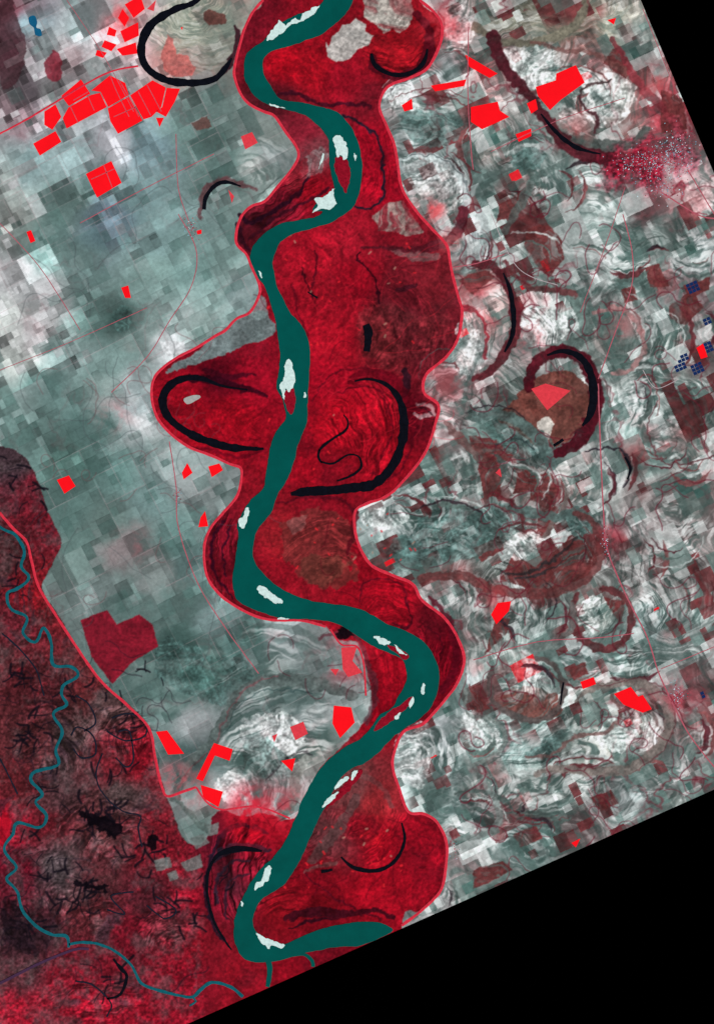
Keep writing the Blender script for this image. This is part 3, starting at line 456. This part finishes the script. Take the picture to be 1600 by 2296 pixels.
# ------------------------------------------------------------------ crops
CR=[[(138,215),(182,178),(203,210),(155,238)],[(154,241),(204,213),(225,208),(240,240),(150,288),(141,265)],[(205,203),(247,169),(281,186),(289,213),(243,240),(226,206)],[(242,243),(290,216),(320,270),(265,300),(248,272)],[(292,214),(342,180),(372,196),(362,240),(340,262),(322,268)],[(374,197),(404,199),(392,228),(372,262),(350,250),(364,240)],[(100,250),(125,234),(138,262),(118,291),(100,280)],[(75,322),(125,294),(138,318),(90,349)],[(193,390),(250,361),(273,410),(218,443)],[(128,1076),(155,1066),(170,1090),(145,1107)],[(408,1060),(420,1038),(432,1060),(412,1075)],[(467,1046),(492,1039),(500,1054),(475,1070)],[(450,1160),(460,1146),(467,1180),(445,1182)],[(272,645),(288,640),(294,668),(281,668)],[(60,520),(70,516),(80,540),(69,545)],[(1200,195),(1245,180),(1246,165),(1290,146),(1310,185),(1256,224),(1232,247),(1205,215)],[(1055,240),(1115,228),(1120,248),(1141,262),(1080,290),(1055,273)],[(1042,122),(1115,165),(1097,175),(1052,150)],[(965,192),(1045,178),(1040,193),(975,205)],[(900,236),(923,221),(925,245),(906,250)],[(1155,301),(1190,288),(1190,305),(1162,318)],[(1115,1352),(1145,1348),(1140,1370),(1112,1400),(1100,1378)],[(1375,1556),(1413,1540),(1430,1562),(1440,1558),(1460,1590),(1440,1598),(1397,1580)],[(1300,1529),(1330,1518),(1335,1534),(1306,1545)],[(748,1582),(787,1586),(795,1620),(762,1655),(745,1622)],[(350,1641),(375,1638),(413,1690),(377,1692)],[(480,1666),(522,1680),(515,1706),(482,1694),(455,1752),(440,1746)],[(450,1760),(500,1775),(490,1810),(456,1790)],[(630,1706),(662,1700),(655,1730)],[(350,264),(368,264),(358,285)],[(265,40),(275,20),(290,40),(280,60)],[(270,70),(310,50),(312,80),(280,95)],[(280,10),(315,-10),(325,20),(300,40)],[(235,90),(262,100),(250,115),(228,105)],[(262,110),(305,95),(308,120),(275,125)],[(1280,1890),(1300,1880),(1290,1900)],[(1560,780),(1575,770),(1585,800),(1570,805)],[(1360,45),(1380,40),(1375,55)],[(440,517),(452,515),(452,524),(443,526)],[(1180,232),(1200,222),(1205,245),(1190,255)],[(405,62),(410,60),(409,68)],[(245,60),(262,68),(258,82),(240,78)],[(218,112),(240,118),(232,130),(214,124)]]
for q in CR: area('crop_field',q,.004,M_crop,False)
for q in [[(540,306),(565,296),(578,320),(550,335)],[(1190,872),(1222,860),(1278,876),(1226,920)],[(765,1452),(800,1450),(790,1482),(812,1508),(780,1518),(768,1500)],[(650,1630),(680,1618),(690,1645),(662,1660)],[(512,425),(525,440),(520,455)],[(1110,1060),(1120,1050),(1124,1070)],[(740,1500),(760,1500),(752,1515)],[(330,20),(350,0),(345,25)],[(610,1650),(622,1645),(615,1665)]]: area('ripening_field',q,.004,M_crop2,False)
# farm tracks dividing the big crops
for p in [[(158,238),(176,276)],[(196,212),(212,248)],[(247,168),(262,205),(290,262)],[(165,225),(198,206)],[(268,180),(300,238),(312,262)],[(310,205),(338,258)],[(255,262),(305,240)],[(330,190),(362,250)],[(205,402),(258,378)],[(232,368),(252,420)]]: strip('farm_track',p,1.6,.008,M_road,0,0)
# ------------------------------------------------------------------ levees and roads
strip('levee',WEST[1:53],6,.006,M_levee,.05,.6); strip('levee',EAST[1:-1],6.5,.006,M_levee,.05,.6)
strip('levee',[(0,1150),(30,1185),(60,1215),(72,1260),(85,1310),(110,1355),(165,1440),(225,1525),(290,1585),(335,1635),(348,1700),(362,1760),(375,1785),(410,1775),(440,1765)],6,.006,M_levee,.05,.6)
strip('levee',[(0,300),(60,268),(120,232),(190,190),(250,160),(310,148)],4,.006,M_levee,.05,.6)
strip('levee',[(440,1765),(465,1800),(500,1815),(560,1808),(600,1815),(650,1835)],4,.006,M_levee,.04,.6)
strip('levee',[(740,1410),(765,1445),(800,1450),(815,1490),(820,1560)],4,.006,M_levee,.04,.6)
RO=[([(1050,60),(1048,200),(1055,330),(1060,380)],2.2),([(1340,860),(1345,1000),(1352,1150),(1360,1230),(1400,1330),(1450,1430),(1480,1520),(1540,1640),(1600,1720)],3),([(1395,480),(1415,560),(1415,640),(1380,740),(1340,850)],2.2),([(1060,1480),(1200,1440),(1340,1430),(1420,1420)],2),([(400,480),(440,560),(430,640),(380,720),(330,800),(250,880)],2),([(380,990),(395,1090),(400,1180),(440,1300),(500,1400),(580,1510)],2.2),([(0,500),(90,600),(180,740)],1.8),([(180,500),(330,420),(480,345)],1.8),([(395,300),(400,420),(425,500)],1.8),([(1400,420),(1360,540),(1300,700)],1.6),([(1480,430),(1560,480),(1600,490)],3),([(1540,380),(1600,480)],2.5),([(1100,340),(1250,270),(1400,220)],1.6),([(0,830),(150,770),(330,690)],1.5),([(1010,600),(1070,590),(1130,570)],2),([(1480,1500),(1600,1450)],1.8),([(150,0),(230,120),(300,250)],1.4),([(1440,20),(1520,220)],1.6)]
for p,w in RO: strip('road',p,w,.010,M_road,0,.5,True)
for p,w in [([(1100,480),(1160,600),(1250,640)],1.4),([(1440,830),(1470,870),(1520,850)],1.4)]: strip('gravel_road',p,w,.012,M_road2,0,.4,True)
strip('canal',[(0,2205),(90,2160),(165,2130),(200,2128)],6,.011,M_canal,0,.4)
# ------------------------------------------------------------------ water
RE=[(795,-60),(790,0),(775,30),(745,60),(715,80),(680,92),(645,105),(610,115),(593,130),(590,150),(593,170),(605,190),(622,215),(640,226),(670,229),(700,235),(730,243),(755,250),(775,270),(795,300),(805,330),(812,365),(811,400),(806,430),(797,455),(785,470),(765,485),(740,500),(705,510),(670,520),(645,531),(628,545),(618,562),(612,585),(615,610),(620,635),(630,660),(650,700),(670,720),(685,745),(693,775),(695,810),(693,850),(690,900),(688,945),(680,970),(668,1000),(660,1030),(650,1060),(635,1090),(620,1115),(610,1145),(595,1165),(580,1185),(570,1210),(567,1240),(573,1265),(590,1285),(615,1310),(650,1330),(690,1345),(730,1352),(770,1358),(805,1365),(835,1380),(870,1400),(900,1410),(930,1425),(955,1445),(972,1470),(983,1500),(984,1530),(978,1560),(962,1590),(935,1615),(910,1632),(885,1650),(865,1670),(840,1695),(815,1712),(785,1725),(760,1750),(738,1790),(725,1815),(712,1840),(700,1870),(690,1890),(675,1925),(660,1950),(640,1980),(615,2000),(590,2015),(575,2035),(568,2060),(573,2085),(595,2105),(635,2117),(665,2106),(700,2090),(740,2078),(780,2070),(830,2066),(862,2073),(879,2087)]
RW=[(800,2122),(750,2124),(700,2134),(660,2144),(620,2156),(600,2158),(560,2156),(540,2142),(530,2120),(524,2095),(527,2060),(535,2030),(545,2010),(552,1998),(560,1980),(575,1960),(592,1940),(610,1925),(630,1900),(645,1875),(655,1850),(665,1830),(675,1800),(690,1770),(710,1735),(730,1710),(755,1690),(780,1670),(810,1655),(832,1630),(850,1605),(880,1585),(895,1555),(908,1535),(912,1510),(905,1485),(890,1472),(865,1462),(830,1445),(800,1425),(770,1405),(740,1395),(700,1389),(640,1388),(600,1378),(560,1363),(535,1348),(525,1330),(522,1300),(525,1270),(530,1240),(535,1200),(533,1175),(545,1145),(560,1125),(575,1110),(590,1095),(595,1070),(600,1040),(605,1010),(612,980),(625,960),(640,940),(640,920),(630,890),(620,870),(624,840),(629,800),(625,770),(620,730),(610,690),(600,660),(590,638),(570,612),(560,585),(562,562),(572,545),(590,526),(610,511),(640,499),(680,492),(710,485),(722,474),(700,472),(710,455),(735,440),(750,425),(745,400),(738,370),(738,335),(735,310),(715,285),(690,262),(660,250),(630,243),(605,236),(580,223),(560,200),(548,175),(547,150),(553,120),(570,105),(590,92),(605,75),(625,55),(660,35),(700,20),(725,0),(735,-60)]
area('river',RE+[(840,2108)]+RW,.016,M_water,True,4,3)
for p,w in [([(600,2150),(605,2175),(600,2213)],[14,10]),([(640,2145),(680,2140),(700,2155),(702,2168)],[6,8,8])]: strip('side_channel',p,w,.015,M_water,0,.5)
OX=[([(455,-10),(430,8),(395,20),(345,50),(322,85),(318,125),(335,158),(375,180),(430,186),(478,178),(503,155),(520,130)],[6,14,15,19,19,17,16,18,17,14,12,4]),
([(833,120),(840,145),(868,164),(905,168),(935,156),(952,135),(958,110)],[5,11,9,10,10,8,4]),
([(555,874),(500,866),(450,848),(410,850),(380,866),(366,892),(370,922),(392,950),(430,975),(480,994),(530,1005),(592,1006)],[3,6,12,15,18,18,17,17,18,18,16,5]),
([(652,1108),(690,1102),(740,1100),(790,1094),(832,1088),(865,1064),(890,1025),(904,975),(904,930),(893,892),(868,864),(830,850),(795,855)],[8,22,20,22,22,20,20,20,17,14,10,6,3]),
([(715,1010),(725,1000),(745,985),(775,965),(780,945),(770,930)],[4,6,5,5,4,3]),
([(720,1035),(745,1040),(780,1020),(805,1025),(808,1050),(780,1070),(755,1078)],[4,4,4,5,5,5,4]),([(716,1008),(714,1025),(722,1038)],[5,6,4]),
([(1225,797),(1260,787),(1298,800),(1322,835),(1330,885),(1322,930),(1305,955)],[4,10,15,18,18,16,6]),
([(1128,612),(1142,650),(1150,700),(1148,750),(1130,790)],[3,9,12,10,4]),
([(765,1922),(790,1944),(830,1953),(868,1944),(896,1915),(907,1880),(900,1845)],[5,9,9,8,7,6,4]),
([(588,1908),(540,1903),(500,1912),(480,1928),(466,1962),(466,2010),(480,2065),(505,2110),(520,2130)],[5,14,10,7,6,6,6,5,3]),
([(457,470),(462,442),(480,418),(505,408),(540,418)],[8,10,9,8,3]),([(820,728),(826,750),(822,788)],[16,18,14]),
([(1212,255),(1245,295),(1290,330),(1345,345)],[3,10,10,3]),([(720,1955),(745,1950)],[8,5]),([(690,655),(712,668)],[3,5]),
([(1400,1025),(1412,1050),(1405,1075)],[5,6,4]),([(1262,1530),(1255,1580)],[4,4]),([(1240,1000),(1262,985)],[6,6])]
for p,w in OX: strip('oxbow_lake',p,w,.014,M_dark,0,.9)
T=[(-20,1170),(15,1190),(35,1200),(55,1235),(48,1270),(66,1295),(40,1320),(18,1330),(25,1365),(62,1385),(52,1420),(80,1440),(98,1408),(115,1440),(120,1490),(160,1495),(176,1515),(145,1535),(138,1555),(150,1580),(120,1600),(140,1640),(125,1680),(130,1715),(80,1730),(70,1750),(95,1780),(80,1800),(105,1830),(90,1855),(40,1845),(30,1870),(10,1905),(38,1945),(15,1970),(40,2000),(50,2040),(80,2075),(115,2095),(150,2100),(155,2125)]
strip('bayou',T,7,.013,M_teal,0,1.5)
strip('bayou',[(155,2118),(185,2113),(225,2118),(262,2135),(295,2165),(318,2205),(360,2222),(400,2232),(432,2236),(450,2220),(475,2203),(515,2212),(545,2235)],[6,6,6,7,7,7],.013,M_teal,0,1)
strip('bayou',[(430,2236),(440,2245),(425,2255)],4,.012,M_teal,0,1)
strip('bayou',[(255,2150),(270,2170),(285,2190),(270,2230),(240,2240)],[5,9,6,4],.012,M_dark,0,1)
for p in [[(5,1420),(40,1450),(80,1500),(100,1560)],[(160,1650),(175,1630),(210,1650),(215,1690),(185,1700),(165,1680)],[(230,1690),(215,1740),(240,1790),(280,1820),(315,1830),(310,1860),(320,1900)],[(250,1610),(290,1600),(325,1620),(325,1650),(280,1660),(240,1640)],[(265,1640),(290,1640),(300,1700),(285,1720),(260,1700)],[(40,1780),(20,1740),(0,1700)],[(170,1560),(200,1580),(215,1620),(190,1640)],[(240,2040),(280,2050),(250,2010),(300,2000)],[(330,2030),(370,2060),(395,2040),(350,2010)],[(170,2200),(210,2210),(250,2250),(240,2280)]]: strip('slough',p,3.4,.012,M_slough,0,1.6)
# ------------------------------------------------------------------ bars and islands
for q in [[(755,350),(775,355),(785,375),(784,400),(776,432),(765,418),(755,395),(750,375)],[(640,880),(655,868),(662,885),(660,915),(650,930),(640,905)],[(868,1448),(895,1453),(915,1470),(908,1478),(890,1466)],[(838,1640),(860,1605),(890,1585),(925,1562),(915,1585),(880,1615)],[(745,1790),(775,1755),(805,1725),(812,1735),(780,1775),(730,1815)]]: area('river_island',q,.022,M_isl,True,7,2.5,9)
SB=[[(716,12),(708,26),(690,40),(672,50),(650,58),(634,72),(618,82),(600,92),(603,78),(618,58),(626,44),(640,56),(660,40),(672,44),(680,28),(698,20)],[(747,312),(757,303),(768,310),(775,322),(780,345),(772,358),(764,346),(757,354),(752,336)],[(750,421),(746,440),(754,456),(740,468),(722,468),(701,478),(712,460),(704,446),(722,440),(736,432)],[(650,804),(657,822),(662,850),(655,868),(648,880),(640,872),(637,897),(631,882),(628,862),(637,845),(640,815)],[(550,1142),(558,1139),(556,1160),(547,1184),(537,1182),(535,1165),(545,1158)],[(576,1318),(588,1315),(604,1325),(622,1338),(634,1346),(630,1354),(612,1350),(596,1342),(584,1332)],[(838,1426),(858,1430),(876,1440),(866,1446),(850,1443)],[(882,1444),(895,1455),(912,1469),(895,1463)],[(947,1530),(953,1540),(949,1558),(944,1550)],[(884,1606),(898,1598),(896,1606),(888,1612)],[(918,1572),(926,1562),(926,1576),(918,1588)],[(755,1756),(770,1744),(782,1744),(776,1752),(762,1762),(750,1772)],[(790,1732),(801,1726),(796,1742),(786,1750)],[(740,1786),(758,1776),(748,1792),(722,1812)],[(592,1955),(600,1940),(608,1946),(604,1966),(592,1982),(572,1996),(576,1980),(586,1974)],[(574,2090),(588,2100),(606,2106),(636,2118),(628,2126),(610,2120),(602,2127),(584,2110)],[(579,606),(585,612),(588,624),(583,620)],[(794,343),(797,345),(796,360),(794,356)],[(682,880),(685,882),(684,891),(681,890)],[(716,372),(722,345),(726,352),(719,370),(712,380)],[(625,1385),(650,1388),(625,1391)],[(540,2020),(546,2024),(543,2033)],[(606,233),(640,242),(606,238)]]
for q in SB: area('sandbar',q,.028,M_sand,True,7,1.6,7)
area('sand_flat',[(413,893),(440,885),(450,890),(425,905),(418,905)],.006,mat('pale_flat',(165,165,160)),True,4)
# ------------------------------------------------------------------ ponds
def quad(cx,cy,w,h,a):
    a=math.radians(a); c,s_=math.cos(a),math.sin(a)
    return [(cx+u*c-v*s_,cy+u*s_+v*c) for u,v in [(-w/2,-h/2),(w/2,-h/2),(w/2,h/2),(-w/2,h/2)]]
for cx,cy,nx,ny in [(1558,646,3,3),(1590,722,2,2),(1535,805,3,2),(1530,825,3,2),(1568,828,3,3),(1593,780,2,3),(1580,1560,1,2)]:
    for i in range(nx):
        for j in range(ny):
            if r.rand()<.12: continue
            a=math.radians(-24); u=(i-nx/2)*9; v=(j-ny/2)*8
            area('fish_pond',quad(cx+u*math.cos(a)-v*math.sin(a),cy+u*math.sin(a)+v*math.cos(a),8,7,-24),.010,M_pond,False)
area('reservoir',[(65,40),(78,35),(84,50),(82,62),(92,66),(94,80),(80,78),(76,62),(68,55)],.010,mat('reservoir_water',(20,90,125)),True,2,3)
# ------------------------------------------------------------------ towns (building blocks)
def town(cx,cy,rx,ry,n,seed,h=.06):
    rr=np.random.RandomState(seed); v=[];f=[];cc=[]
    for _ in range(n):
        g=rr.randn(2)*.42; x=cx+g[0]*rx; y=cy+g[1]*ry
        if not inside(x+5,y+5): continue
        w=rr.uniform(.8,2.6)*(2 if rr.rand()<.06 else 1); d=rr.uniform(.8,2.2); q=quad(x,y,w,d,-35); b=len(v); z=h*rr.uniform(.5,1.3)
        for zz in (-.02,z): v+=[(*wpos(*p),zz) for p in q]
        f+=[(b+4,b+7,b+6,b+5)]+[(b+k,b+4+k,b+4+(k+1)%4,b+(k+1)%4) for k in range(4)]
        c=[(210,232,238),(120,165,185),(165,60,80),(200,110,125),(150,190,205),(120,30,50),(200,40,60),(150,40,60)][rr.randint(8)]
        cc+=[tuple(lin(col(c)))+(1,)]*8
    me=bpy.data.meshes.new('town'); me.from_pydata(v,[],f); me.update()
    ca=me.color_attributes.new('cover','FLOAT_COLOR','POINT'); ca.data.foreach_set('color',np.array(cc,np.float32).ravel())
    return link(me,'town',M_town)
town(1445,368,80,42,520,1); town(1510,345,60,60,450,2); town(1480,420,60,40,120,9); town(428,512,18,30,60,3); town(1515,1560,22,36,90,4); town(1355,1215,12,36,50,5); town(398,1110,10,22,26,6); town(1020,1900,14,26,24,8)
# ------------------------------------------------------------------ backdrop sheet
me=bpy.data.meshes.new('background'); me.from_pydata([(-3000,-3000,-1.2),(3000,-3000,-1.2),(3000,3000,-1.2),(-3000,3000,-1.2)],[],[(0,1,2,3)]); link(me,'background',M_black)
# ------------------------------------------------------------------ light
el,az=math.radians(62),math.radians(130)
w=bpy.data.worlds.new('World'); scn.world=w; w.use_nodes=True; nt=w.node_tree
sky=nt.nodes.new('ShaderNodeTexSky'); sky.sky_type='NISHITA'; sky.sun_disc=False; sky.sun_elevation=el; sky.sun_rotation=az
nt.links.new(sky.outputs[0],nt.nodes['Background'].inputs['Color']); nt.nodes['Background'].inputs['Strength'].default_value=.05
L=bpy.data.lights.new('sun','SUN'); L.energy=3.05; L.angle=math.radians(.5); L.color=(1,.97,.92)
so=bpy.data.objects.new('sun',L); scn.collection.objects.link(so)
from mathutils import Vector
dv=Vector((math.sin(az)*math.cos(el),math.cos(az)*math.cos(el),math.sin(el))); so.rotation_euler=dv.to_track_quat('Z','Y').to_euler()
# ------------------------------------------------------------------ camera
cam=bpy.data.cameras.new('camera'); co=bpy.data.objects.new('camera',cam); scn.collection.objects.link(co); scn.camera=co
D=900; cam.sensor_fit='VERTICAL'; cam.sensor_height=24; cam.lens=24*D/229.6; cam.clip_end=5000; cam.clip_start=1
co.location=(0,0,D)
scn.view_settings.view_transform='Standard'; scn.view_settings.look='None'; scn.view_settings.exposure=0
